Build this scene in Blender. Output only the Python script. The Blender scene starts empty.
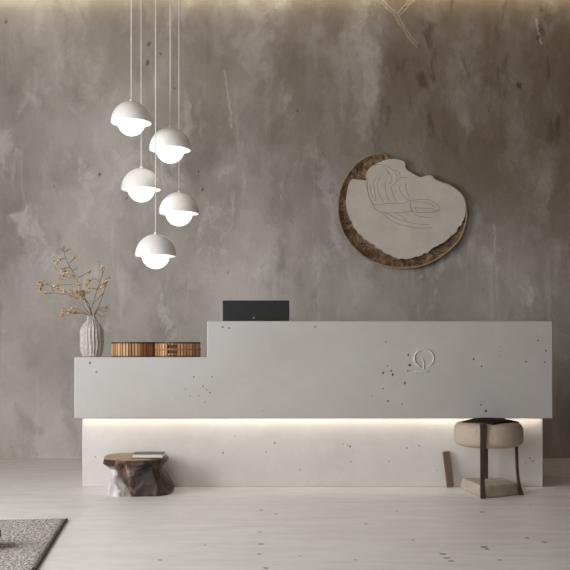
import bpy, bmesh, math, random
from mathutils import Vector, Matrix, noise
random.seed(7)
PI = math.pi
scn = bpy.context.scene
C = scn.collection

# ------------------------------------------------------------ camera, world, light, exposure
F = 906.0; CH = 0.907; CY = -6.0; HX = 285.0; HY = 350.0
cam_d = bpy.data.cameras.new('camera'); cam = bpy.data.objects.new('camera', cam_d); C.objects.link(cam)
cam.location = (0, CY, CH); cam.rotation_euler = (PI/2, 0, 0)
cam_d.sensor_width = 36; cam_d.lens = F/570*36; cam_d.shift_y = (HY-285)/570
scn.camera = cam
scn.view_settings.view_transform = 'Standard'; scn.view_settings.look = 'None'
scn.view_settings.gamma = 1; scn.view_settings.exposure = 0.0
scn.view_settings.use_curve_mapping = False
w = bpy.data.worlds.new('sky'); scn.world = w; w.use_nodes = True
w.node_tree.nodes['Background'].inputs[0].default_value = (0.75, 0.85, 1.0, 1)
w.node_tree.nodes['Background'].inputs[1].default_value = 1.0

def area(name, loc, rot, sx, sy, power, col):
    l = bpy.data.lights.new(name, 'AREA'); l.shape = 'RECTANGLE'; l.size = sx; l.size_y = sy
    l.energy = power; l.color = col
    o = bpy.data.objects.new(name, l); C.objects.link(o); o.location = loc; o.rotation_euler = rot
    return o
# daylight through the tall window in the left wall; added fill behind the camera
area('window_daylight', (-3.62, -2.9, 1.75), (0, -PI/2, 0), 2.3, 3.4, 188, (0.97, 0.97, 0.99))
area('front_fill', (-1.9, -7.9, 1.75), (PI/2, 0, 0), 2.6, 2.3, 84, (0.965, 0.97, 1.0))

def at(px, py, Y):
    d = Y - CY
    return Vector(((px-HX)*d/F, Y, CH - (py-HY)*d/F))
def onfloor(px, py):
    d = CH*F/(py-HY)
    return Vector(((px-HX)*d/F, CY+d, 0))

# ------------------------------------------------------------ material helpers
def srgb(r, g, b):
    f = lambda v: (v/255)/12.92 if v <= 10 else (((v/255)+0.055)/1.055)**2.4
    return (f(r), f(g), f(b), 1)
class NT:
    def __init__(s, name):
        s.m = bpy.data.materials.new(name); s.m.use_nodes = True
        s.t = s.m.node_tree; s.n = s.t.nodes; s.b = s.n['Principled BSDF']
        s.tc = s.n.new('ShaderNodeTexCoord')
    def link(s, a, b): s.t.links.new(a, b)
    def set(s, sock, v):
        if hasattr(v, 'is_output') or isinstance(v, bpy.types.NodeSocket): s.link(v, sock)
        else: sock.default_value = v
    def map(s, scale=(1,1,1), loc=(0,0,0), rot=(0,0,0), src=None):
        n = s.n.new('ShaderNodeMapping'); n.inputs['Scale'].default_value = scale
        n.inputs['Location'].default_value = loc; n.inputs['Rotation'].default_value = rot
        s.link(src or s.tc.outputs['Object'], n.inputs[0]); return n.outputs[0]
    def noise(s, vec, scale, detail=5, rough=0.55, dist=0, color=False):
        n = s.n.new('ShaderNodeTexNoise'); s.link(vec, n.inputs['Vector'])
        n.inputs['Scale'].default_value = scale; n.inputs['Detail'].default_value = detail
        n.inputs['Roughness'].default_value = rough; n.inputs['Distortion'].default_value = dist
        return n.outputs['Color' if color else 'Fac']
    def ramp(s, fac, stops, mode='LINEAR'):
        n = s.n.new('ShaderNodeValToRGB'); n.color_ramp.interpolation = mode
        e = n.color_ramp.elements
        while len(e) < len(stops): e.new(0.5)
        for i, (p, c) in enumerate(stops): e[i].position = p; e[i].color = c
        s.link(fac, n.inputs[0]); return n.outputs[0]
    def mr(s, v, a, b, c=0, d=1, smooth=True):
        n = s.n.new('ShaderNodeMapRange'); n.interpolation_type = 'SMOOTHSTEP' if smooth else 'LINEAR'
        s.link(v, n.inputs[0])
        for i, x in enumerate((a, b, c, d)): n.inputs[i+1].default_value = x
        return n.outputs[0]
    def math(s, op, a, b=None):
        n = s.n.new('ShaderNodeMath'); n.operation = op; s.set(n.inputs[0], a)
        if b is not None: s.set(n.inputs[1], b)
        return n.outputs[0]
    def vm(s, op, a, b=None, out=0):
        n = s.n.new('ShaderNodeVectorMath'); n.operation = op; s.set(n.inputs[0], a)
        if b is not None: s.set(n.inputs[1], b)
        return n.outputs[out]
    def scale(s, v, f):
        n = s.n.new('ShaderNodeVectorMath'); n.operation = 'SCALE'; s.link(v, n.inputs[0]); s.set(n.inputs['Scale'], f)
        return n.outputs[0]
    def mix(s, fac, a, b, blend='MIX'):
        n = s.n.new('ShaderNodeMix'); n.data_type = 'RGBA'; n.blend_type = blend
        s.set(n.inputs[0], fac); s.set(n.inputs[6], a); s.set(n.inputs[7], b); return n.outputs[2]
    def sep(s, v):
        n = s.n.new('ShaderNodeSeparateXYZ'); s.link(v, n.inputs[0]); return n.outputs
    def bump(s, h, strength=0.3, dist=0.01, prev=None):
        n = s.n.new('ShaderNodeBump'); n.inputs['Strength'].default_value = strength
        n.inputs['Distance'].default_value = dist; s.link(h, n.inputs['Height'])
        if prev: s.link(prev, n.inputs['Normal'])
        return n.outputs[0]
    def spots(s, P, pts, ax=(1,1,1)):
        """signed distance to a set of small worn pits at fixed places"""
        cur = None
        P = s.vm('MULTIPLY', P, ax)
        for (x, y, z, r) in pts:
            d = s.math('SUBTRACT', s.vm('DISTANCE', P, (x*ax[0], y*ax[1], z*ax[2]), 'Value'), r)
            cur = d if cur is None else s.math('MINIMUM', cur, d)
        return cur
    def segs(s, P, segs):
        cur = None
        for a, b in segs:
            a = Vector(a); b = Vector(b); ab = b-a
            ap = s.vm('SUBTRACT', P, tuple(a))
            t = s.math('DIVIDE', s.vm('DOT_PRODUCT', ap, tuple(ab), 'Value'), ab.length_squared)
            n = s.n.new('ShaderNodeClamp'); s.link(t, n.inputs[0])
            d = s.vm('DISTANCE', ap, s.scale(s.vm('ADD', tuple(ab), (0,0,0)), n.outputs[0]), 'Value')
            cur = d if cur is None else s.math('MINIMUM', cur, d)
        return cur
    def fin(s, col=None, rough=0.6, normal=None, spec=0.3, metal=0):
        if col is not None: s.set(s.b.inputs['Base Color'], col)
        s.set(s.b.inputs['Roughness'], rough)
        s.b.inputs['Specular IOR Level'].default_value = spec; s.b.inputs['Metallic'].default_value = metal
        if normal: s.link(normal, s.b.inputs['Normal'])
        return s.m

def plain(name, col, rough=0.6, var=0.08, sc=30, bump=0.1, spec=0.3, metal=0):
    m = NT(name); P = m.map()
    n = m.noise(P, sc, 4)
    c2 = tuple(max(0, c*(1-var*2)) for c in col[:3])+(1,)
    c3 = tuple(min(1, c*(1+var)) for c in col[:3])+(1,)
    return m.fin(m.ramp(n, [(0.3, c2), (0.7, c3)]), rough, m.bump(n, bump, 0.002), spec, metal)
def emit(name, col, st, base=(0.9,0.9,0.88,1)):
    m = NT(name); m.b.inputs['Emission Color'].default_value = col; m.b.inputs['Emission Strength'].default_value = st
    return m.fin(base, 0.4)

# --- plaster wall
def wall_material(cracks=True):
    m = NT('worn_plaster' if cracks else 'plain_plaster'); P = m.map()
    dn = m.noise(P, 3.0, 5, 0.6, color=True)
    Pd = m.vm('ADD', P, m.scale(m.vm('SUBTRACT', dn, (0.5,0.5,0.5)), 0.35))
    big = m.noise(m.map((1,1,0.7), src=Pd), 1.1, 6, 0.6)
    drip = m.noise(m.map((1.0,1,0.42), src=Pd), 4.0, 7, 0.62, 0.2)
    drip2 = m.noise(m.map((1.0,1,0.16), loc=(4,0,7), src=P), 9, 6, 0.6, 0.3)
    fine = m.noise(P, 26, 6, 0.7)
    col = m.ramp(big, [(0.28, srgb(142,136,128)), (0.5, srgb(179,173,165)), (0.68, srgb(204,198,190))])
    # trowel-thin pale patches
    pale = m.mr(m.noise(m.map((1.3,1,0.6), loc=(2,3,1), src=Pd), 2.6, 7, 0.62), 0.53, 0.66)
    col = m.mix(m.math('MULTIPLY', pale, 0.6), col, srgb(216,209,205))
    col = m.mix(m.math('MULTIPLY', m.mr(drip, 0.53, 0.70), 0.45), col, srgb(142,133,126))
    col = m.mix(m.math('MULTIPLY', m.mr(drip2, 0.56, 0.70), 0.35), col, srgb(214,208,202))
    # brown water stains, with painted-in light falloff: darker towards the top and right
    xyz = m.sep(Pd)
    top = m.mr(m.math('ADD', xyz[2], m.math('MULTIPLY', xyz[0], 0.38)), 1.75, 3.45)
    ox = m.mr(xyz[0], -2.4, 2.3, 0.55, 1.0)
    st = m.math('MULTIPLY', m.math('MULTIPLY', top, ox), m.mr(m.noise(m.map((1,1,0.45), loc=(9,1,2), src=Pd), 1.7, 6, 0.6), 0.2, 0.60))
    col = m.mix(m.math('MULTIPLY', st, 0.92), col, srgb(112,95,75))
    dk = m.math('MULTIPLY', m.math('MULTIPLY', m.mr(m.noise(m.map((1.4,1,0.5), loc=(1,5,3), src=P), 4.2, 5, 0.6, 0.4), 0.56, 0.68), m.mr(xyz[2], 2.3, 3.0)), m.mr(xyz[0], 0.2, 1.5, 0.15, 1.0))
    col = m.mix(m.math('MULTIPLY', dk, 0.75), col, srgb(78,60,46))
    h = m.math('ADD', m.math('MULTIPLY', big, 0.8), m.math('ADD', m.math('MULTIPLY', drip, 0.35), m.math('MULTIPLY', fine, 0.10)))
    h = m.math('ADD', h, m.math('MULTIPLY', pale, 0.10))
    # random pits
    v = m.n.new('ShaderNodeTexVoronoi'); v.feature = 'F1'; v.inputs['Scale'].default_value = 3.4; m.link(Pd, v.inputs['Vector'])
    pit = m.mr(v.outputs['Distance'], 0.03, 0.05, 1, 0)
    if cracks:
        W = lambda px, py: at(px, py, 1.6)
        Pc = m.vm('ADD', P, m.scale(m.vm('SUBTRACT', m.noise(P, 14, 5, 0.75, color=True), (0.5,0.5,0.5)), 0.07))
        Pc = m.vm('MULTIPLY', Pc, (1,0,1))
        g = lambda *p: [( (W(*a).x,0,W(*a).z), (W(*b).x,0,W(*b).z)) for a, b in zip(p, p[1:])]
        s1 = g((372,-6),(384,3),(396,14),(405,30),(417,46)) + g((416,-4),(398,15))
        d = m.segs(Pc, s1)
        hair = g((224,70),(230,108),(231,128)) + g((536,20),(541,44)) + g((494,225),(497,300))
        d2 = m.segs(Pc, hair)
        line = m.mr(d, 0.0005, 0.006, 1, 0); halo = m.mr(d, 0.006, 0.026, 1, 0)
        col = m.mix(m.math('MULTIPLY', halo, 0.5), col, srgb(196,180,160))
        col = m.mix(m.math('MULTIPLY', line, .8), col, srgb(84,68,54))
        col = m.mix(m.math('MULTIPLY', m.mr(d2, 0.003, 0.012, 1, 0), 0.5), col, srgb(200,192,182))
        pp = [(175,88,.016),(161,54,.012),(199,171,.014),(203,190,.015),(127,198,.013),(14,150,.012),(298,110,.012),(148,62,.03),(149,44,.02),(520,86,.035),(539,38,.03),(419,46,.02),(540,30,.02),(228,273,.01),(489,110,.01),(100,175,.02),(6,22,.02)]
        pts = [(W(a,b).x, 0, W(a,b).z, r*.6) for a, b, r in pp]
        sd = m.spots(Pc, pts, (1,0,0.7))
        sp = m.mr(sd, -0.012, 0.006, 1, 0)
        col = m.mix(m.math('MULTIPLY', sp, 0.75), col, srgb(66,54,46))
        h = m.math('SUBTRACT', h, m.math('ADD', m.math('MULTIPLY', line, 0.35), m.math('MULTIPLY', sp, 0.3)))
        h = m.math('ADD', h, m.math('MULTIPLY', halo, 0.12))
    col = m.mix(m.math('MULTIPLY', pit, 0.45), col, srgb(96,86,80))
    sc_ = m.noise(m.map((1,1,.35), rot=(0,.25,0), src=Pd), 14, 6, .65, .5)
    h = m.math('ADD', h, m.math('MULTIPLY', m.mr(sc_, .60, .66), .035))
    nrm = m.bump(h, 0.6, 0.05)
    return m.fin(col, m.mr(fine, 0.3, 0.7, 0.55, 0.75), nrm, 0.25)

# --- limewashed concrete (counter, plinth, floor)
def stone(name, base, dark, pts, ax, stretch=(1,1,1), sc=2.0, streak=0.25, rough=0.55, pitsc=5.0, pitr=0.035, spotcol=(52,43,38)):
    m = NT(name); P = m.map()
    a = m.noise(m.map(stretch, src=P), sc, 6, 0.6, 0.3)
    b = m.noise(m.map(tuple(k*2.2 for k in stretch), src=P), sc*2.5, 6, 0.65)
    f = m.noise(P, 60, 5, 0.6)
    col = m.ramp(a, [(0.3, dark), (0.6, base)])
    lt = tuple(min(1, c*1.12) for c in base[:3])+(1,)
    col = m.mix(m.math('MULTIPLY', m.mr(b, 0.5, 0.68), streak), col, lt)
    col = m.mix(m.math('MULTIPLY', m.mr(b, 0.46, 0.32), streak*0.6), col, dark)
    Pd = m.vm('ADD', P, m.scale(m.vm('SUBTRACT', m.noise(P, 60, 3, 0.7, color=True), (0.5,0.5,0.5)), 0.022))
    v = m.n.new('ShaderNodeTexVoronoi'); v.inputs['Scale'].default_value = pitsc; m.link(m.map(stretch, src=Pd), v.inputs['Vector'])
    gate = m.mr(m.noise(P, 1.7, 2), 0.50, 0.56)
    pit = m.math('MULTIPLY', m.mr(v.outputs['Distance'], pitr*0.6, pitr, 1, 0), gate)
    h = m.math('ADD', m.math('MULTIPLY', a, 0.5), m.math('ADD', m.math('MULTIPLY', b, 0.3), m.math('MULTIPLY', f, 0.05)))
    col = m.mix(m.math('MULTIPLY', pit, 0.35), col, srgb(120,108,100))
    if pts:
        sd = m.spots(m.vm('MULTIPLY', Pd, tuple(1 if k else 0 for k in ax)), pts, ax)
        sp = m.mr(sd, -0.003, 0.0025, 1, 0)
        col = m.mix(m.math('MULTIPLY', sp, 0.97), col, srgb(*spotcol))
        pit = m.math('ADD', pit, sp)
    h = m.math('SUBTRACT', h, m.math('MULTIPLY', pit, 0.4))
    return m.fin(col, rough, m.bump(h, 0.35, 0.012), 0.35)

def wood(name, a, b, sc=(1,1,12), noise_sc=4, rough=0.5):
    m = NT(name); P = m.map(sc)
    n = m.noise(P, noise_sc, 6, 0.6, 1.2)
    return m.fin(m.ramp(n, [(0.3, a), (0.7, b)]), rough, m.bump(n, 0.2, 0.003), 0.35)

# ------------------------------------------------------------ mesh helpers
def put(name, bm, mat, parent=None, smooth=False, bevel=0, segs=3, loc=None, normals=True):
    if normals: bmesh.ops.recalc_face_normals(bm, faces=bm.faces)
    me = bpy.data.meshes.new(name); bm.to_mesh(me); bm.free()
    o = bpy.data.objects.new(name, me); C.objects.link(o)
    for x in (mat if isinstance(mat, (list, tuple)) else [mat]): me.materials.append(x)
    if smooth:
        for p in me.polygons: p.use_smooth = True
    if bevel:
        b = o.modifiers.new('bevel', 'BEVEL'); b.width = bevel; b.segments = segs; b.limit_method = 'ANGLE'; b.angle_limit = math.radians(40)
        for p in me.polygons: p.use_smooth = True
        wn = o.modifiers.new('wn', 'WEIGHTED_NORMAL'); wn.keep_sharp = False
    if parent: o.parent = parent
    if loc: o.location = loc
    return o
def box(bm, x0, x1, y0, y1, z0, z1, M=None):
    vs = [bm.verts.new((x, y, z)) for x in (x0, x1) for y in (y0, y1) for z in (z0, z1)]
    if M:
        for v in vs: v.co = M @ v.co
    for f in ((0,1,3,2),(4,6,7,5),(0,4,5,1),(2,3,7,6),(0,2,6,4),(1,5,7,3)): bm.faces.new([vs[i] for i in f])
    return vs
def cells(X, Y, Z, filled):
    bm = bmesh.new(); V = {}
    def v(i, j, k):
        if (i,j,k) not in V: V[(i,j,k)] = bm.verts.new((X[i], Y[j], Z[k]))
        return V[(i,j,k)]
    F_ = set(filled)
    for (i,j,k) in F_:
        for d, q in (((-1,0,0), [(0,0,0),(0,0,1),(0,1,1),(0,1,0)]), ((1,0,0), [(1,0,0),(1,1,0),(1,1,1),(1,0,1)]),
                     ((0,-1,0), [(0,0,0),(1,0,0),(1,0,1),(0,0,1)]), ((0,1,0), [(0,1,0),(0,1,1),(1,1,1),(1,1,0)]),
                     ((0,0,-1), [(0,0,0),(0,1,0),(1,1,0),(1,0,0)]), ((0,0,1), [(0,0,1),(1,0,1),(1,1,1),(0,1,1)])):
            if (i+d[0], j+d[1], k+d[2]) not in F_:
                bm.faces.new([v(i+a, j+b, k+c) for a, b, c in q])
    bmesh.ops.dissolve_limit(bm, angle_limit=0.01, verts=bm.verts, edges=bm.edges)
    return bm
def lathe(bm, prof, n=48, c=(0,0,0), close=False):
    rings = []
    for r, z in prof:
        if r < 1e-5: rings.append([bm.verts.new((c[0], c[1], c[2]+z))])
        else: rings.append([bm.verts.new((c[0]+r*math.cos(2*PI*i/n), c[1]+r*math.sin(2*PI*i/n), c[2]+z)) for i in range(n)])
    pr = list(zip(rings, rings[1:])) + ([(rings[-1], rings[0])] if close else [])
    for a, b in pr:
        for i in range(n):
            j = (i+1) % n
            q = [a[i % len(a)], a[j % len(a)], b[j % len(b)], b[i % len(b)]]
            u = []
            for t in q:
                if t not in u: u.append(t)
            if len(u) > 2: bm.faces.new(u)
    return rings
def tube(bm, pts, rad, n=8, cap=True):
    pts = [Vector(p) for p in pts]
    if not isinstance(rad, (list, tuple)): rad = [rad]*len(pts)
    rings = []; up = None
    for i, p in enumerate(pts):
        t = (pts[min(i+1, len(pts)-1)] - pts[max(i-1, 0)]).normalized()
        if up is None:
            up = t.orthogonal().normalized()
        else:
            up = (up - t*up.dot(t)).normalized()
        s = t.cross(up)
        rings.append([bm.verts.new(p + (up*math.cos(2*PI*k/n) + s*math.sin(2*PI*k/n))*rad[i]) for k in range(n)])
    for a, b in zip(rings, rings[1:]):
        for k in range(n): bm.faces.new([a[k], a[(k+1)%n], b[(k+1)%n], b[k]])
    if cap: bm.faces.new(rings[0][::-1]); bm.faces.new(rings[-1])
def spline(pts, n=8, closed=False):
    pts = [Vector(p) for p in pts]; N = len(pts); out = []
    for i in range(N if closed else N-1):
        g = (lambda k: pts[k % N]) if closed else (lambda k: pts[max(0, min(N-1, k))])
        p0, p1, p2, p3 = g(i-1), g(i), g(i+1), g(i+2)
        for k in range(n):
            t = k/n
            out.append(0.5*((2*p1) + (p2-p0)*t + (2*p0-5*p1+4*p2-p3)*t*t + (3*p1-p0-3*p2+p3)*t**3))
    if not closed: out.append(pts[-1])
    return out
def prism(bm, poly, axis='y', a=0, b=1, inset=0):
    """poly: list of 2-D points; extruded between a and b"""
    def mk(p, h): return (p[0], h, p[1]) if axis == 'y' else (p[0], p[1], h)
    cx = sum(p[0] for p in poly)/len(poly); cy = sum(p[1] for p in poly)/len(poly)
    A = [bm.verts.new(mk(p, a)) for p in poly]
    B = [bm.verts.new(mk((p[0]+(cx-p[0])*inset, p[1]+(cy-p[1])*inset), b)) for p in poly]
    bm.faces.new(A[::-1]); bm.faces.new(B)
    for i in range(len(A)):
        j = (i+1) % len(A); bm.faces.new([A[i], A[j], B[j], B[i]])
    return A, B
def tag(o, label=None, cat=None, group=None, kind=None):
    if label: o['label'] = label
    if cat: o['category'] = cat
    if group: o['group'] = group
    if kind: o['kind'] = kind
    return o
def thing(name, loc, label, cat, group=None, rz=0):
    o = bpy.data.objects.new(name, None); C.objects.link(o); o.location = loc; o.rotation_euler = (0,0,rz)
    o.empty_display_size = 0.1
    return tag(o, label, cat, group)

# ------------------------------------------------------------ room shell
XL, XR, YB, YF, ZC = -3.6, 3.3, 1.6, -8.0, 3.97
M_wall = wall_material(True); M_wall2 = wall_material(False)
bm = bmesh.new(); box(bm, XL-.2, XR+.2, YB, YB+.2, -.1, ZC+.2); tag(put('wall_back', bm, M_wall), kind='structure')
bm = bmesh.new(); box(bm, XR, XR+.2, YF, YB, -.1, ZC+.2); tag(put('wall_right', bm, plain('umber_plaster', srgb(74,58,46), .75, .1, 3, .2)), kind='structure')
Xw = [XL-.2, XL]; Yw = [YF, -4.7, -1.1, YB]; Zw = [-.1, .65, 2.95, ZC+.2]
bm = cells(Xw, Yw, Zw, [(0,j,k) for j in range(3) for k in range(3) if not (j == 1 and k == 1)])
tag(put('wall_left', bm, M_wall2), kind='structure')
Xf = [XL-.2, -3.2, -.6, XR+.2]
bm = cells(Xf, [YF-.2, YF], [-.1, .65, 2.95, ZC+.2], [(i,0,k) for i in range(3) for k in range(3) if not (i == 1 and k == 1)])
tag(put('wall_front', bm, M_wall2), kind='structure')
M_frame = plain('window_metal', srgb(60,56,52), 0.4)
for nm, u0, u1, side in (('window_1', -4.7, -1.1, 'L'), ('fill_window', -3.2, -.6, 'F')):  # the front one is an added opening for the fill light
    bm = bmesh.new()
    def bar(a, b, z0, z1):
        if side == 'L': box(bm, XL-.14, XL-.09, a, b, z0, z1)
        else: box(bm, a, b, YF-.14, YF-.09, z0, z1)
    bar(u0, u0+.05, .65, 2.95); bar(u1-.05, u1, .65, 2.95); bar(u0+.05, u1-.05, .65, .70); bar(u0+.05, u1-.05, 2.90, 2.95)
    mid = (u0+u1)/2; bar(mid-.02, mid+.02, .70, 2.90)
    tag(put(nm, bm, M_frame), kind='structure')

FP = [(261,510,5),(276,514,5),(260,532,4),(261,544,6),(259,554,4),(413,540,4),(397,511,4),(366,524,4),(443,554,6),(447,558,6),(451,561,5),
      (266,568,5),(482,512,6),(484,547,7),(487,549,5),(527,538,5),(545,542,6),(300,556,3),(500,560,4),(355,560,3),(530,505,3),(205,545,3),(160,560,4)]
pts = [(onfloor(a,b).x, onfloor(a,b).y, 0, r*0.0021) for a, b, r in FP]
M_floor = stone('limewash_floor', srgb(232,229,226), srgb(217,212,208), pts, (0.8,1,0), (0.8,4.2,1), 2.6, 0.55, 0.40, 5.0, 0.07, (74,62,56))
bm = bmesh.new(); box(bm, XL-.2, XR+.2, YF-.2, YB+.2, -.1, 0); tag(put('floor', bm, M_floor), kind='structure')
M_ceil = plain('ceiling_paint', srgb(150,138,124), 0.8)
bm = bmesh.new(); box(bm, XL-.2, XR+.2, YF-.2, YB+.2, ZC, ZC+.1); tag(put('ceiling', bm, M_ceil), kind='structure')

# warm wall-washer strip where the ceiling meets the back wall
cl = thing('ceiling_light_strip', (0, YB-.08, ZC), 'long warm ceiling light strip washing the top of the plaster wall', 'ceiling light')
bm = bmesh.new(); box(bm, -3.3, 3.1, -.025, .025, -.03, 0); put('housing', bm, M_frame, cl)
bm = bmesh.new(); box(bm, -3.28, 3.08, -.02, .02, -.034, -.0301); put('diffuser', bm, emit('warm_led', (1.0,.86,.63,1), 12), cl)

# ------------------------------------------------------------ reception desk
YD = -.10
x0 = at(74,0,YD).x; x1 = at(553,0,YD).x; xs = at(207,0,YD).x
zb = at(0,418.5,YD).z; zl = at(0,357,YD).z; zt = at(0,321,YD).z
desk = thing('reception_desk', (0,0,0), 'long stepped off-white concrete reception desk with glowing strip under its overhang', 'desk')
DP = [(383,373,7),(387.5,366,4),(393,374.5,7),(391,371,5),(405,383,6),(383,388.6,5),(372,396,4),(388,401,5),(402,404,5),(408.6,354.6,6),(410,365,9),(408,371,4),
      (473.5,359,6),(481.6,366.5,5),(500,347,3),(501,351,3),(500,356,3),(538,340.5,4),(546,351,6),(526,362,4),(481,405,5),(486,411,7),(386,342,4),
      (90,363,7),(96.5,372,6),(194,377,4),(210,393,5),(203,386,4),(207,390,4),(199,396,3),(212,377,3),(176,399,3),(223,327,5),(229,328,5),(315,327,5),(263,411,3),(205,402,3),(185,389,3),(545,362,3),(190,396,3)]
pts = [(at(a,b,YD).x, 0, at(a,b,YD).z, r*0.00108) for a, b, r in DP]
M_desk = stone('desk_concrete', srgb(189,186,182), srgb(181,177,172), pts, (1,0,1), (1,1,1.2), 1.3, 0.25, 0.55, 9.0, 0.035)
X = [x0, xs, x1]; Y = [YD, .25, .68]; Z = [zb, .74, zl, zt]
fill = [(i,j,0) for i in (0,1) for j in (0,1)] + [(0,0,1),(0,1,1),(1,0,1),(1,0,2)]
put('counter_block', cells(X, Y, Z, fill), M_desk, desk, bevel=.008)
bx0 = at(82,0,0).x; bx1 = at(543,0,0).x
BP = [(343,444,4),(350,446.5,6),(348,445,4),(223,453,5),(275,443,4),(266,452,4),(406.6,448,4),(419,446,4),(389,461.6,3),(351,461.6,3),(206.6,473.5,3),
      (95,457,3),(132,458,4),(134,456,3),(235,436,3),(530,458,4),(533,461,4),(526,463,3),(300,470,3),(437,470,3)]
pts = [(at(a,b,0).x, 0, at(a,b,0).z, r*0.00108) for a, b, r in BP]
M_plinth = stone('plinth_concrete', srgb(212,207,202), srgb(202,196,190), pts, (1,0,1), (1,1,1.2), 1.6, 0.3, 0.55, 9.0, 0.035)
bm = bmesh.new(); box(bm, bx0, bx1, 0, .6, 0, zb); put('plinth', bm, M_plinth, desk, bevel=.006)
bm = bmesh.new(); box(bm, bx0+.01, bx1-.01, -.045, -.02, zb-.0015, zb+.0005)
put('light_strip', bm, emit('desk_led', (1.0,.92,.80,1), 8), desk)
# raised emblem: open ring with a bent stem over a line and a row of small marks
L = lambda px, py, d=.0: Vector((at(px,py,YD).x, YD-d, at(px,py,YD).z))
M_logo = plain('emblem_concrete', srgb(206,201,196), 0.55)
bm = bmesh.new()
ring = [L(424+9.7*math.cos(t), 358.2-9.2*math.sin(t)) for t in [math.radians(-68+ k*316/60) for k in range(61)]]
ring = [L(424+9.6*math.sin(math.radians(a)), 358.3+9.0*math.cos(math.radians(a))) for a in [22+ k*(316/60) for k in range(61)]]
tube(bm, ring, [.0045+.003*(1-abs(k/60-.85)) for k in range(61)], 10)
em = put('emblem', bm, M_logo, desk, smooth=True)
bm = bmesh.new(); tube(bm, spline([L(422,358.5), L(423.4,361), L(424,365), L(423.4,369.3)], 5), .005, 8); put('stem', bm, M_logo, em, smooth=True)
bm = bmesh.new(); tube(bm, [L(414,371), L(419,371.4), L(425,371.2), L(430,370.8)], .0028, 6)
put('underline', bm, M_logo, em, smooth=True)
rnd = random.Random(3)
for k in range(13):
    px = 406.5 + k*2.5
    if 413 < px < 430 and k % 2: continue
    yy = 372.6 if 412 < px < 431 else 371
    bm = bmesh.new(); tube(bm, [L(px, yy+1.3), L(px+rnd.uniform(-.6,.9), yy-1.1), L(px+1.2, yy+rnd.uniform(-1,1))], .0022, 5)
    put('letter', bm, M_logo, em, smooth=True)

# ------------------------------------------------------------ computer monitor
mz = at(0,300.5,.5).z; mx0 = at(222.5,0,.5).x; mx1 = at(289,0,.5).x; mc = (mx0+mx1)/2; mw = (mx1-mx0)/2
mon = thing('computer_monitor', (mc, .5, .74), 'black flat computer monitor seen from behind, above the raised counter', 'monitor')
M_blk = plain('black_plastic', srgb(36,35,33), 0.45, 0.03); M_sil = plain('edge_silver', srgb(170,168,164), 0.35, metal=.6)
H = mz-.74
bm = bmesh.new(); box(bm, -mw, mw, 0, .02, H-.30, H); put('display_housing', bm, M_blk, mon, bevel=.005)
bm = bmesh.new(); box(bm, -mw-.002, mw+.002, .012, .017, H-.302, H+.003); put('edge_trim', bm, M_sil, mon, bevel=.002)
bm = bmesh.new(); box(bm, -mw+.01, mw-.01, .0201, .024, H-.29, H-.012); put('screen', bm, plain('dark_glass', srgb(14,14,16), 0.15), mon)
bm = bmesh.new(); box(bm, -.03, .03, -.022, -.0005, .006, H-.16); put('stand', bm, M_blk, mon, bevel=.006)
bm = bmesh.new(); box(bm, -.11, .11, -.10, .10, 0, .012); put('foot', bm, M_blk, mon, bevel=.004)
bm = bmesh.new(); lathe(bm, [(0,-.0004),(.008,-.0004),(.008,.0014),(0,.0014)], 20)
bmesh.ops.rotate(bm, verts=bm.verts, cent=(0,0,0), matrix=Matrix.Rotation(PI/2,3,'X'))
put('badge', bm, plain('badge_grey', srgb(120,120,118), .4), mon, loc=(at(254,0,.5).x-mc, -.0235, at(0,318,.5).z-.74))

# ------------------------------------------------------------ pendant lamps
M_shade = plain('shade_white', srgb(242,239,234), 0.45, 0.02, bump=0.02); M_cord = plain('cord_white', srgb(238,232,224), 0.7, 0.02)
M_globe = emit('glowing_globe', (1.0,.97,.92,1), 1.35)
def pendant(cx, rimy, r_px, label, Y):
    s = F/(Y-CY); c = at(cx, rimy, Y); R = r_px/s; g = R*.68
    t = thing('pendant_lamp', tuple(c), label, 'pendant lamp', 'cluster of dome pendant lamps')
    bm = bmesh.new(); n = 20
    prof = [(R*math.sin(a), R*1.06*math.cos(a)) for a in [k*PI/2/n for k in range(n+1)]]
    ri = R-.004
    inner = [(ri*math.sin(a), (R*1.06-.004)*math.cos(a)) for a in [k*PI/2/n for k in range(n+1)]][::-1]
    lathe(bm, prof+[(R-.001,-.002),(R-.003,-.002)]+inner, 64)
    put('lamp_shade', bm, M_shade, t, smooth=True)
    bm = bmesh.new(); lathe(bm, [(0,-g),*[(g*math.sin(a), -g*math.cos(a)) for a in [k*PI/24 for k in range(1,24)]],(0,g)], 48)
    put('globe', bm, M_globe, t, smooth=True, loc=(0,0,.006))
    top = R*1.06
    bm = bmesh.new(); lathe(bm, [(0,0),(.014,0),(.012,.012),(.006,.02),(0,.02)], 20, (0,0,top-.003)); put('cap', bm, M_shade, t, smooth=True)
    bm = bmesh.new(); lathe(bm, [(0,g-.01),(.018,g-.01),(.018,top-.002),(0,top-.002)], 16); put('lamp_holder', bm, M_shade, t)
    bm = bmesh.new(); tube(bm, [(0,0,top+.012), (0,0,(ZC-.03-c.z))], .0036, 8); put('cord', bm, M_cord, t, smooth=True)
pendant(131.3, 123, 20.3, 'white dome pendant lamp, highest of the five', .10)
pendant(170.2, 150, 20.9, 'white dome pendant lamp, second highest, right of the topmost one', .30)
pendant(141.2, 189.5, 19.9, 'white dome pendant lamp in the middle, a cord hanging in front of it', .42)
pendant(179.0, 213.5, 20.0, 'white dome pendant lamp, furthest right of the five', .56)
pendant(155.7, 256, 20.5, 'white dome pendant lamp, lowest of the five, above the baskets', .06)
cano = thing('ceiling_canopy', (at(155,0,.25).x, .26, ZC-.03), 'round white ceiling plate the pendant cords hang from', 'ceiling plate')
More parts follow.
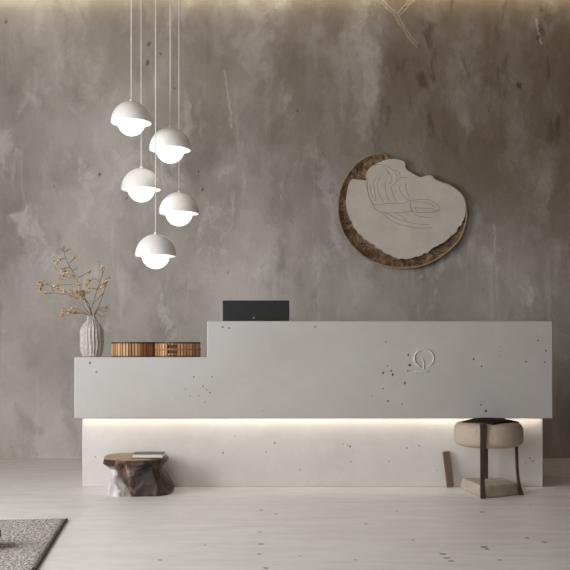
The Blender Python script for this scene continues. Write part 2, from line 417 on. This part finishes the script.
bm = bmesh.new(); lathe(bm, [(0,0),(.26,0),(.27,.008),(.27,.03),(0,.03)], 48); put('plate', bm, M_shade, cano, bevel=.003)

# ------------------------------------------------------------ wall plaque
A = lambda cx, cy: (at(325+cx/3.8, 0, YB).x, at(0, 140+cy/3.8, YB).z)
rim = [(232,66),(205,56),(165,64),(130,83),(95,120),(66,168),(50,222),(48,280),(58,332),(76,372),(108,414),(150,450),(200,474),(258,488),(320,488),(372,478),(422,455),(470,420),(508,378),(529,322),(533,275),(524,228),(503,200),(471,178),(432,163),(412,153),(402,141),(380,139),(356,145),(322,128),(303,113),(300,94),(280,82),(250,80)]
pla = [(152,140),(165,115),(195,95),(235,80),(270,80),(299,92),(302,114),(322,129),(356,147),(380,141),(401,142),(411,155),(432,165),(470,180),(501,201),(521,227),(529,262),(524,302),(500,342),(468,374),(428,402),(380,431),(330,450),(285,455),(240,441),(200,416),(150,380),(120,347),(95,310),(80,260),(82,205),(96,158),(125,157),(155,158)]
M_rim = NT('rim_bronze'); P = M_rim.map(); nn = M_rim.noise(P, 14, 6, .65, .8)
n5 = M_rim.noise(P, 70, 5, .7)
cc = M_rim.ramp(nn, [(0.36, srgb(66,50,36)), (0.5, srgb(112,88,66)), (0.64, srgb(164,138,108))])
cc = M_rim.mix(M_rim.math('MULTIPLY', M_rim.mr(n5, .52, .64), .55), cc, srgb(186,162,132))
M_rim = M_rim.fin(cc, .6, M_rim.bump(M_rim.noise(P, 40, 5, .7), .8, .012), .3)
M_pl = plain('plaque_plaster', srgb(214,204,192), .7, .05, 9, .15)
plq = thing('wall_plaque', (0, YB, 0), 'round plaster wall plaque with broken brown rim and engraved line drawing of a figure', 'wall art')
rs = [(p.x, p.y) for p in spline([(*A(*p), 0) for p in rim], 6, True)]
ps0 = spline([(*A(*p), 0) for p in pla], 6, True)
ps = []
for i, p in enumerate(ps0):
    lower = p.y < at(0,215,YB).z
    a = .013 if lower else .0015
    k = noise.noise(Vector((p.x*30, p.y*30, 3)))*a*1.2 + noise.noise(Vector((p.x*95, p.y*95, 1)))*a*1.1
    c0 = Vector((at(405,0,YB).x, at(0,215,YB).z, 0)); d = (p-c0).normalized()
    p = p + d*k; ps.append((p.x, p.y))
# shallow dish: outer wall, raised lip on the outline, sunken inside
c0 = (at(405,0,YB).x, at(0,215,YB).z)
sh = lambda pts, k: [(p[0]+(c0[0]-p[0])*k, p[1]+(c0[1]-p[1])*k) for p in pts]
bm = bmesh.new(); rows = []
for k, d in ((.05,0),(.012,-.02),(0,-.045),(.002,-.062),(.014,-.066),(.035,-.054),(.10,-.032),(.20,-.026)):
    row = []
    for q in sh(rs, k):
        nz = noise.noise(Vector((q[0]*22, q[1]*22, k*30)))*.006 if k > .02 else noise.noise(Vector((q[0]*14, q[1]*14, 5)))*.002
        row.append(bm.verts.new((q[0], d+nz*(1 if d < 0 else 0), q[1])))
    rows.append(row)
for a, b in zip(rows, rows[1:]):
    for i in range(len(a)):
        j = (i+1) % len(a); bm.faces.new([a[i], a[j], b[j], b[i]])
bm.faces.new(rows[-1]); bm.faces.new(rows[0][::-1])
put('rim_dish', bm, M_rim, plq, smooth=True)
bm = bmesh.new(); lp = [Vector((q[0], -.064, q[1])) for q in sh(rs[:27*6], .004)]
tube(bm, lp, [.0075*min(1, .25+i/20, .25+(len(lp)-1-i)/30)*(1+.3*noise.noise(p*14)) for i, p in enumerate(lp)], 8)
o = put('rim_lip', bm, plain('lip_tan', srgb(176,156,130), .6, .15, 30, .4), plq, smooth=True)
o['label'] = 'pale tan outer lip'
bm = bmesh.new(); prism(bm, ps, 'y', -.022, -.074); put('plaster_face', bm, M_pl, plq, bevel=.003)
M_line = plain('incised_line', srgb(126,112,98), .8)
lines = [
 [(155,130),(152,165),(160,200),(170,232),(184,250),(205,250),(250,246),(290,246),(318,236)],
 [(168,175),(172,205),(186,238)], [(160,150),(158,190),(168,230),(185,262),(205,278),(250,282),(322,276),(325,262)],
 [(150,120),(170,105),(205,100),(240,110),(262,128),(270,150),(262,172),(245,182)],
 [(232,125),(245,140),(250,160),(240,172)], [(262,118),(278,132),(280,152),(268,166)], [(215,108),(232,120),(240,138)],
 [(205,150),(196,175),(200,205),(216,240)], [(225,165),(226,195),(232,220),(242,240)], [(248,185),(252,205),(262,228),(270,242)],
 [(278,180),(282,200),(300,225),(312,232)], [(190,150),(182,170),(186,205),(190,235)], [(300,170),(306,200),(318,226)],
 [(283,150),(310,148)],
 [(318,236),(350,232),(385,232),(412,245),(432,268),(412,272),(395,266),(360,264),(335,262)],
 [(322,276),(345,280),(390,280),(430,274)], [(326,242),(355,240),(390,246),(412,262)], [(322,236),(320,256),(324,278)],
 [(215,282),(240,306),(275,324),(320,334),(360,340),(402,338)], [(228,282),(262,300),(300,314),(350,324),(392,326)],
 [(262,284),(285,294),(305,310)], [(330,286),(360,296),(400,300)], [(335,262),(345,275),(352,280)],
]
bm = bmesh.new()
for ln in lines:
    p = spline([(A(*q)[0], -.0745, A(*q)[1]) for q in ln], 6)
    tube(bm, p, .0014, 5)
put('line_drawing', bm, M_line, plq)

# ------------------------------------------------------------ vase and branches
VY = .13; vc = at(91.8, 356.6, VY); vs = (VY-CY)/F
vz = zl
vase = thing('vase', (vc.x, VY, vz), 'ribbed off-white ceramic vase on the low end of the desk', 'vase')
prof_px = [(8.3,0),(9.4,1.2),(10.9,8),(11.4,17),(11.3,24),(10.7,28),(8.7,31.8),(5.5,35.5),(4.1,38.5),(4.3,40.8)]
pr = spline([(a*vs, b*vs, 0) for a, b in prof_px], 7)
bm = bmesh.new(); NS = 160; rings = []
for q in pr + [Vector((p.x-.006, p.y, 0)) for p in reversed(pr[18:])]:
    r, z = q.x, q.y; row = []
    for i in range(NS):
        th = 2*PI*i/NS
        wob = noise.noise(Vector((math.cos(th)*1.6, math.sin(th)*1.6, z*9)))*1.2
        k = (.0030)*math.sin(th*20 + wob*2.4)*min(1, z/.02) + .0011*noise.noise(Vector((math.cos(th)*9, math.sin(th)*9, z*22)))
        row.append(bm.verts.new(((r+k)*math.cos(th), (r+k)*math.sin(th), z)))
    rings.append(row)
for a, b in zip(rings, rings[1:]):
    for i in range(NS):
        j = (i+1) % NS; bm.faces.new([a[i], a[j], b[j], b[i]])
bm.faces.new(rings[0][::-1]); bm.faces.new(rings[-1])
put('vase_body', bm, plain('vase_ceramic', srgb(192,185,180), .65, .16, 45, .4), vase, smooth=True)

M_twig = plain('twig_bark', srgb(122,92,70), .8, .15)
M_bl = [plain('blossom_tan', srgb(226,200,168), .7, .15, 60), plain('blossom_straw', srgb(230,218,178), .7, .15, 60), plain('blossom_peach', srgb(198,160,128), .7, .15, 60)]
def Bp(cx, cy, dy=0.0): return at(30+cx/6, 235+cy/6, VY+dy)
neck = Vector((vc.x, VY, vz+.245))
def blossom(bm, c, r, n, rnd):
    for _ in range(n):
        d = Vector((rnd.gauss(0,1), rnd.gauss(0,1), rnd.gauss(0,1))).normalized()
        p = c + d*r*rnd.uniform(.2, 1.15); u = Vector((rnd.gauss(0,1), rnd.gauss(0,1), rnd.gauss(0,1))).normalized()
        v = u.cross(d).normalized(); s = rnd.uniform(.0045,.0100)
        a = bm.verts.new(p-u*s*.9); b_ = bm.verts.new(p+v*s*.55+d*.0015); c_ = bm.verts.new(p+u*s*1.1); d_ = bm.verts.new(p-v*s*.55+d*.0015)
        m_ = bm.verts.new(p-d*.0012)
        mi = rnd.choice((0,0,1,2))
        for t in ((a,b_,m_),(b_,c_,m_),(c_,d_,m_),(d_,a,m_)): f = bm.faces.new(t); f.material_index = mi
branches = [
 ('tall dry branch rising highest from the vase, dotted with tan blossom', -.01,
  [[(372,500),(360,430),(325,370),(290,290),(270,240),(240,190),(215,140),(205,100),(210,60)],
   [(205,100),(185,85),(172,84)],[(205,105),(228,92),(244,86)],[(235,172),(265,142),(292,130)],[(265,140),(268,128)],[(270,240),(220,250),(178,245)],[(288,255),(335,232),(366,208)],
   [(240,190),(205,205),(185,198)],[(215,140),(190,145),(165,165)],[(255,215),(280,205)],[(195,90),(200,72)]],
  [(155,165,14,26),(150,200,10,10),(205,222,22,34),(245,245,14,16),(182,265,12,10),(320,345,18,30),(355,222,10,10),(268,248,12,12),(185,150,10,8),(278,138,8,5),(300,300,12,10)]),
 ('dry branch reaching furthest left from the vase with a straw yellow tip', -.04,
  [[(368,500),(350,430),(325,385),(290,350),(230,350),(160,320),(110,297),(88,272)],[(300,388),(210,355),(110,350),(84,355)],[(160,320),(180,300),(250,298)],[(110,297),(80,300),(60,320)],[(230,350),(240,330)],[(325,385),(300,390)]],
  [(65,295,20,34),(58,325,12,16),(90,352,9,8),(150,318,16,22),(200,335,16,18),(240,348,14,16),(280,345,24,44),(300,370,16,20),(175,300,8,8)]),
 ('short dry branch lying low to the left over the vase mouth', .03,
  [[(372,500),(345,478),(300,468),(230,462),(190,462)],[(340,476),(300,448),(245,438)],[(290,470),(230,480),(195,492)],[(372,480),(340,455),(310,410)],[(230,462),(210,448)]],
  [(195,465,16,20),(190,485,8,8),(235,462,14,18),(275,465,14,16),(250,443,10,12),(300,465,10,8)]),
 ('upright dry branch leaning right from the vase with olive tips', .0,
  [[(378,500),(385,480),(415,420),(440,350),(462,285),(478,250)],[(372,440),(395,350),(420,280),(435,230),(422,190),(412,158)],[(440,350),(405,385),(370,415)],[(418,325),(380,322),(345,320)],[(462,285),(430,300),(415,320)],[(420,280),(385,265),(355,280)],[(435,230),(448,200)],[(478,260),(450,270)]],
  [(440,300,20,34),(462,272,12,14),(428,198,12,12),(355,275,12,10),(380,285,10,8),(410,320,12,10),(340,300,14,14),(350,340,12,10)]),
 ('short dry branch forking low to the right of the vase', .04,
  [[(382,500),(395,470),(420,440),(455,432),(490,410)],[(415,445),(440,462),(470,452)],[(400,468),(425,488),(445,480)],[(455,432),(478,440)]],
  [(455,440,8,5),(485,415,6,4),(435,480,6,4)]),
]
for bi, (lab, dy, tw, bl) in enumerate(branches):
    rnd = random.Random(20+bi)
    t = thing('dried_branch', (neck.x, neck.y, vz+.02), lab, 'branch', 'dried branches in the vase')
    base = Vector(t.location)
    bm = bmesh.new()
    for k, pl in enumerate(tw):
        ph = rnd.uniform(-.03,.03)
        pp = [Bp(x, y, dy*min(1, max(0,(500-y)/160)) + ph*0.6*(i/(len(pl)-1)) ) for i, (x, y) in enumerate(pl)]
        if k == 0:
            pp[0] = Vector((neck.x+rnd.uniform(-.012,.012), neck.y, neck.z)); pp = [Vector((neck.x-(pp[1].x-neck.x)*.2, neck.y, vz+.03))] + pp
            s = spline(pp, 5); n = len(s); rr = [.0036*(1-.72*i/n) for i in range(n)]
        else:
            s = spline(pp, 4); n = len(s); rr = [.0022*(1-.55*i/n) for i in range(n)]
        s = [p + Vector((rnd.uniform(-1,1), rnd.uniform(-1,1), rnd.uniform(-1,1)))*.0016 for p in s]
        s = [p-base for p in s]; tube(bm, s, rr, 6)
        for q in range(3, n-1, 2):     # side spurs
            if s[q].z < .27: continue
            dv = Vector((rnd.gauss(0,1), rnd.gauss(0,.6), rnd.gauss(.2,1))).normalized()*rnd.uniform(.008,.02)
            tube(bm, [s[q], s[q]+dv*.6, s[q]+dv+Vector((0,0,.003))], [.0013,.0010,.0006], 4)
    put('twigs', bm, M_twig, t, smooth=True)
    bm = bmesh.new()
    for (x, y, r, n) in bl:
        blossom(bm, Bp(x, y, dy)-base, r/6*vs*1.1, int(n*3.6), rnd)
    put('blossom', bm, M_bl, t, normals=False)

# ------------------------------------------------------------ slatted baskets
M_sl = []
m = NT('basket_slats'); P = m.map()
g = m.n.new('ShaderNodeNewGeometry')
isl = m.ramp(g.outputs['Random Per Island'], [(0.0, srgb(150,104,70)), (0.35, srgb(196,152,104)), (0.7, srgb(222,186,140)), (1.0, srgb(168,112,74))])
n_ = m.noise(m.map((1,1,.15)), 60, 4)
M_slat = m.fin(m.mix(m.math('MULTIPLY', n_, .35), isl, srgb(96,62,42)), .55, m.bump(n_, .2, .002))
M_bdark = plain('basket_rim_wood', srgb(70,50,36), .5, .1); M_bin = plain('basket_inside', srgb(84,60,42), .7)
def basket(cx_px, r_px, Y, label, holes):
    c = at(cx_px, 0, Y); R = r_px*(Y-CY)/F; h = .098
    t = thing('slatted_basket', (c.x, Y, zl), label, 'basket', 'slatted baskets on the low counter')
    bm = bmesh.new(); lathe(bm, [(0,0),(R-.012,0),(R-.012,h-.004),(R-.018,h-.004),(R-.018,.01),(0,.01)], 64); put('liner', bm, M_bin, t)
    bm = bmesh.new(); n = 44
    for k in range(n):
        th = 2*PI*k/n + .03; wd = 2*PI*R/n*.36
        if holes and abs(((th-(PI*1.5-.10)+PI) % (2*PI))-PI) < .17:
            segs_ = ((.012,.022),(.048,.054),(.080,h-.008))
        else: segs_ = ((.006,h-.008),)
        for z0, z1 in segs_:
            box(bm, -wd, wd, -.005, .004, z0, z1, Matrix.Rotation(th+PI/2,4,'Z') @ Matrix.Translation((0,-(R-.005),0)))
    put('slats', bm, M_slat, t, bevel=.001, segs=1)
    bm = bmesh.new(); lathe(bm, [(R-.02,h-.010),(R+.001,h-.010),(R+.001,h),(R-.02,h)], 64, close=True); put('rim', bm, M_bdark, t)
    bm = bmesh.new(); lathe(bm, [(R-.011,.0),(R+.0005,.0),(R+.0005,.007),(R-.011,.007)], 64, close=True); put('base_ring', bm, M_bdark, t)
    if holes:
        bm = bmesh.new(); lathe(bm, [(R-.001,.045),(R+.003,.045),(R+.003,.052),(R-.001,.052)], 64, close=True); put('band', bm, plain('orange_band', srgb(176,106,62), .6), t)
basket(133.2, 21.4, .063, 'round slatted wooden basket nearer the vase', False)
basket(177.6, 22.8, .07, 'round slatted wooden basket with square cut-outs, beside the counter step', True)

# ------------------------------------------------------------ petrified wood side table + book
m = NT('petrified_wood'); P = m.map()
a = m.noise(m.map((1,1,.45), rot=(0,.9,0)), 11, 7, .68, .7); b = m.noise(m.map((1,1,.4), rot=(0,-.6,0)), 12, 6, .65, 1.0)
col = m.ramp(a, [(0.34, srgb(22,18,16)), (0.48, srgb(52,39,33)), (0.56, srgb(92,66,54)), (0.63, srgb(134,108,94)), (0.72, srgb(204,194,184))])
col = m.mix(m.math('MULTIPLY', m.mr(b, .54, .64), .5), col, srgb(34,28,26))
xyz = m.sep(m.vm('ADD', P, m.scale(m.vm('SUBTRACT', m.noise(P, 9, 3, .5, color=True), (.5,.5,.5)), .12)))
msk = m.math('MULTIPLY', m.mr(m.math('ADD', xyz[0], m.math('MULTIPLY', xyz[2], .3)), -.07, -.115), m.mr(xyz[2], .185, .155))
col = m.mix(msk, col, m.ramp(b, [(.35, srgb(176,172,166)), (.6, srgb(234,230,226))]))
msk2 = m.mr(m.math('ABSOLUTE', m.math('ADD', m.math('ADD', xyz[0], .055), m.math('MULTIPLY', xyz[2], .35))), .03, .012)
col = m.mix(m.math('MULTIPLY', m.math('MULTIPLY', msk2, m.mr(xyz[2], .12, .06)), .7), col, srgb(176,164,152))
M_pet = m.fin(col, .6, m.bump(a, .4, .01), .45)
ty = -.235; td = ty-CY; tc = Vector(((138.5-HX)*td/F, ty, 0))
tb = thing('side_table', tuple(tc), 'low petrified wood side table with tan top against the desk plinth', 'side table')
def ring2d(rx, ry, n=26, sq=3.2, seed=0, amp=.0, ox=0):
    out = []
    for i in range(n):
        th = 2*PI*i/n; c, s = math.cos(th), math.sin(th)
        k = (abs(c)**sq + abs(s)**sq)**(-1/sq)
        j = 1+amp*noise.noise(Vector((c*2.2, s*2.2, seed)))
        out.append((ox+rx*k*c*j, ry*k*s*j))
    return out
bm = bmesh.new(); rows = []
# (half width left, right, half depth, z)
lv = [(.198,.214,.165,0),(.188,.205,.158,.03),(.176,.190,.150,.07),(.166,.176,.146,.105),(.160,.164,.143,.135),(.163,.157,.143,.158),(.186,.162,.15,.180),(.206,.170,.16,.198),(.210,.176,.165,.222)]
for li, (l, r, d, z) in enumerate(lv):
    row = []
    for (x, y) in ring2d(1, 1, 20, 3.4, li*.30, .16 if 0 < li < 8 else .07):
        row.append(bm.verts.new(((l if x < 0 else r)*x, d*y, z)))
    rows.append(row)
for a_, b_ in zip(rows, rows[1:]):
    for i in range(len(a_)):
        j = (i+1) % len(a_); bm.faces.new([a_[i], a_[j], b_[j], b_[i]])
bm.faces.new(rows[0][::-1]); bm.faces.new(rows[-1])
put('trunk', bm, M_pet, tb)
bm = bmesh.new(); pts_ = [(( .213 if x < 0 else .18)*x, .17*y) for x, y in ring2d(1,1,48,2.6,0,.02)]
prism(bm, pts_, 'z', .2215, .236); put('tabletop', bm, wood('tan_top', srgb(138,110,84), srgb(172,146,116), (1,8,1), 5), tb, bevel=.005)
bk = thing('book', (tc.x+.082, ty-.085, .2365), 'thick book with black cover lying on the low side table', 'book')
M_cov = plain('black_cover', srgb(34,30,28), .4); M_pg = NT('book_pages'); P = M_pg.map((1,1,1)); n_ = M_pg.noise(M_pg.map((.3,.3,30)), 25, 3)
M_pg = M_pg.fin(M_pg.ramp(n_, [(.3, srgb(196,190,178)), (.7, srgb(226,222,212))]), .7)
bm = bmesh.new(); box(bm, -.095,.095,-.075,.05,0,.004); put('back_cover', bm, M_cov, bk, bevel=.001)
bm = bmesh.new(); box(bm, -.092,.092,-.072,.047,.0041,.0239); put('pages', bm, M_pg, bk)
bm = bmesh.new(); box(bm, -.095,.095,-.075,.05,.024,.028); put('front_cover', bm, M_cov, bk, bevel=.001)

# ------------------------------------------------------------ beige stool, tray
sc = Vector((1.288, -.26, 0))
st = thing('stool', tuple(sc), 'round beige upholstered stool on brown legs and stone foot beside the desk plinth', 'stool')
m = NT('beige_fabric'); P = m.map(); n_ = m.noise(P, 180, 3)
M_fab = m.fin(m.ramp(n_, [(.3, srgb(172,158,140)), (.7, srgb(196,182,164))]), .9, m.bump(n_, .35, .002), .1)
bm = bmesh.new(); R = .216; z0, z1 = .302, .452; prof = [(0,z0)]
for k in range(25):
    a_ = -PI/2 + PI*k/24; cx_, sx_ = math.cos(a_), math.sin(a_)
    prof.append((R-.062+.062*abs(cx_)**.75, (z0+z1)/2 + (z1-z0)/2*math.copysign(abs(sx_)**.62, sx_)))
prof.append((R-.10, z1+.004)); prof.append((R-.16, z1+.009)); prof.append((0, z1+.011))
lathe(bm, prof, 72); put('seat_cushion', bm, M_fab, st, smooth=True)
bm = bmesh.new(); lathe(bm, [(R-.066,z0-.0005),(R-.060,z0-.003),(R-.054,z0+.002)], 60); 
tube(bm, [Vector(((R-.008)*math.cos(t), (R-.008)*math.sin(t), z0+.045)) for t in [2*PI*k/72 for k in range(73)]], .002, 6)
put('piping', bm, M_fab, st, smooth=True)
M_leg = wood('stool_walnut', srgb(50,39,32), srgb(80,62,50), (1,1,.2), 20)
M_foot = plain('stool_stone', srgb(176,164,150), .75, .08, 18, .3)
foot = [(1.212,-.445),(1.30,-.435),(1.478,-.315),(1.492,-.27),(1.43,-.04),(1.36,-.025),(1.175,-.035),(1.14,-.075)]
bm = bmesh.new(); prism(bm, [(x-sc.x, y-sc.y) for x, y in foot], 'z', 0, .07, .09); put('foot_block', bm, M_foot, st, bevel=.010)
def leg(pts4):
    """pts4: list of (x, y, z, halfw, halfd)"""
    bm = bmesh.new(); rows = []
    for x, y, z, a_, b_ in pts4:
        rows.append([bm.verts.new((x-sc.x+i*a_, y-sc.y+j*b_, z)) for i, j in ((-1,-1),(1,-1),(1,1),(-1,1))])
    for p, q in zip(rows, rows[1:]):
        for i in range(4): bm.faces.new([p[i], p[(i+1)%4], q[(i+1)%4], q[i]])
    bm.faces.new(rows[0][::-1]); bm.faces.new(rows[-1]); put('leg', bm, M_leg, st, bevel=.003)
leg([(1.208,-.468,0,.016,.012),(1.206,-.468,.10,.013,.008),(1.208,-.475,.30,.018,.007),(1.209,-.478,.43,.020,.007),(1.212,-.455,.455,.020,.012)])
leg([(1.478,-.325,0,.018,.012),(1.470,-.322,.04,.013,.010),(1.464,-.315,.09,.009,.009),(1.461,-.30,.16,.009,.009),(1.460,-.28,.315,.009,.009)])
leg([(1.312,-.10,.05,.009,.009),(1.312,-.10,.315,.009,.009)])
tray = thing('tray', (1.292, -.285, .4635), 'thin dark brown square tray lying cornerwise on the beige stool', 'tray')
q = [Vector((-.178,-.015)), Vector((-.02,-.172)), Vector((.182,-.01)), Vector((.005,.150))]
bm = bmesh.new(); NG = 16; top = {}; bot = {}
for i in range(NG+1):
    for j in range(NG+1):
        u, v = i/NG, j/NG
        p = q[0]*(1-u)*(1-v) + q[1]*u*(1-v) + q[2]*u*v + q[3]*(1-u)*v
        z = -.42*max(0, p.length-.085)**1.35*(1 if p.y < .06 else .25)
        top[i,j] = bm.verts.new((p.x, p.y, z+.009)); bot[i,j] = bm.verts.new((p.x, p.y, z))
for i in range(NG):
    for j in range(NG):
        bm.faces.new([top[i,j], top[i+1,j], top[i+1,j+1], top[i,j+1]]); bm.faces.new([bot[i,j], bot[i,j+1], bot[i+1,j+1], bot[i+1,j]])
    for g_ in (lambda t: (t,0), lambda t: (t,NG), lambda t: (0,t), lambda t: (NG,t)):
        bm.faces.new([top[g_(i)], top[g_(i+1)], bot[g_(i+1)], bot[g_(i)]])
put('tray_plate', bm, plain('dark_leather', srgb(46,32,25), .85, spec=.1), tray, smooth=False)

# ------------------------------------------------------------ wooden plank against the plinth
M_plank = wood('plank_wood', srgb(84,68,56), srgb(124,104,88), (1,1,.12), 22)
bm = bmesh.new(); pc = at(450.5, 486.5, -.06)
box(bm, -.022, .022, -.013, .013, 0, .235)
o = put('wooden_plank', bm, M_plank, None, bevel=.002)
o.rotation_euler = (math.radians(-10.5), math.radians(-5.5), 0); o.location = (pc.x, -.058, .006)
tag(o, 'short brown wooden plank leaning against the desk plinth', 'plank')

# ------------------------------------------------------------ rug
k0 = onfloor(67,520); k1 = onfloor(36,570); d1 = (k1-k0).normalized(); d2 = Vector((d1.y, -d1.x, 0))
if d2.x > 0: d2 = -d2
m = NT('rug_wool'); P = m.map()
n1 = m.noise(P, 85, 3, .7); n2 = m.noise(P, 5, 4); n3 = m.noise(P, 260, 2)
col = m.ramp(n1, [(.40, srgb(96,90,84)), (.5, srgb(178,173,166)), (.58, srgb(226,222,215))])
col = m.mix(m.math('MULTIPLY', m.mr(n2, .4, .65), .25), col, srgb(150,143,134))
M_rug = m.fin(col, .95, m.bump(n1, .9, .008), .05)
bm = bmesh.new(); LX, LY = 2.0, 2.6; ux, uy = 100, 130
grid = {}
for i in range(ux+1):
    for j in range(uy+1):
        p = d2*(LX*i/ux) + d1*(LY*j/uy)
        e = min(i, j, ux-i, uy-j); z = .013 + .0025*noise.noise(Vector((p.x*30, p.y*30, 0))) if e > 0 else .006
        grid[i,j] = bm.verts.new((p.x, p.y, z))
for i in range(ux):
    for j in range(uy): bm.faces.new([grid[i,j], grid[i+1,j], grid[i+1,j+1], grid[i,j+1]])
per = [(i,0) for i in range(ux)]+[(ux,j) for j in range(uy)]+[(i,uy) for i in range(ux,0,-1)]+[(0,j) for j in range(uy,0,-1)]
lo = [bm.verts.new((grid[p].co.x, grid[p].co.y, 0.0)) for p in per]
for a_ in range(len(per)):
    b_ = (a_+1) % len(per); bm.faces.new([grid[per[a_]], grid[per[b_]], lo[b_], lo[a_]])
bm.faces.new(lo)
rug = thing('rug', (k0.x, k0.y, 0), 'speckled grey woven rug in the lower left corner of the floor', 'rug')
put('rug_pile', bm, M_rug, rug, smooth=True)
bm = bmesh.new(); tube(bm, [(0,0,.006), tuple(d1*LY+Vector((0,0,.006)))], .0045, 8); o = put('rug_binding', bm, plain('rug_binding_dark', srgb(70,64,58), .9), rug, smooth=True)
o['label'] = 'dark edge binding'

# ------------------------------------------------------------ brown bowl at the frame's left edge, on the rug
bp = onfloor(-19, 550)
bw = thing('wooden_bowl', (bp.x, bp.y, .0155), 'dark brown rounded wooden bowl on the rug, cut off by the left edge', 'bowl')
prof = [(0,0),(.045,0),(.05,.004),(.075,.02),(.088,.045),(.086,.07),(.076,.088),(.070,.088),(.078,.068),(.079,.046),(.066,.022),(0,.010)]
bm = bmesh.new(); lathe(bm, prof, 48); put('bowl_body', bm, wood('bowl_wood', srgb(58,36,24), srgb(98,64,44), (1,1,6), 8), bw, smooth=True)
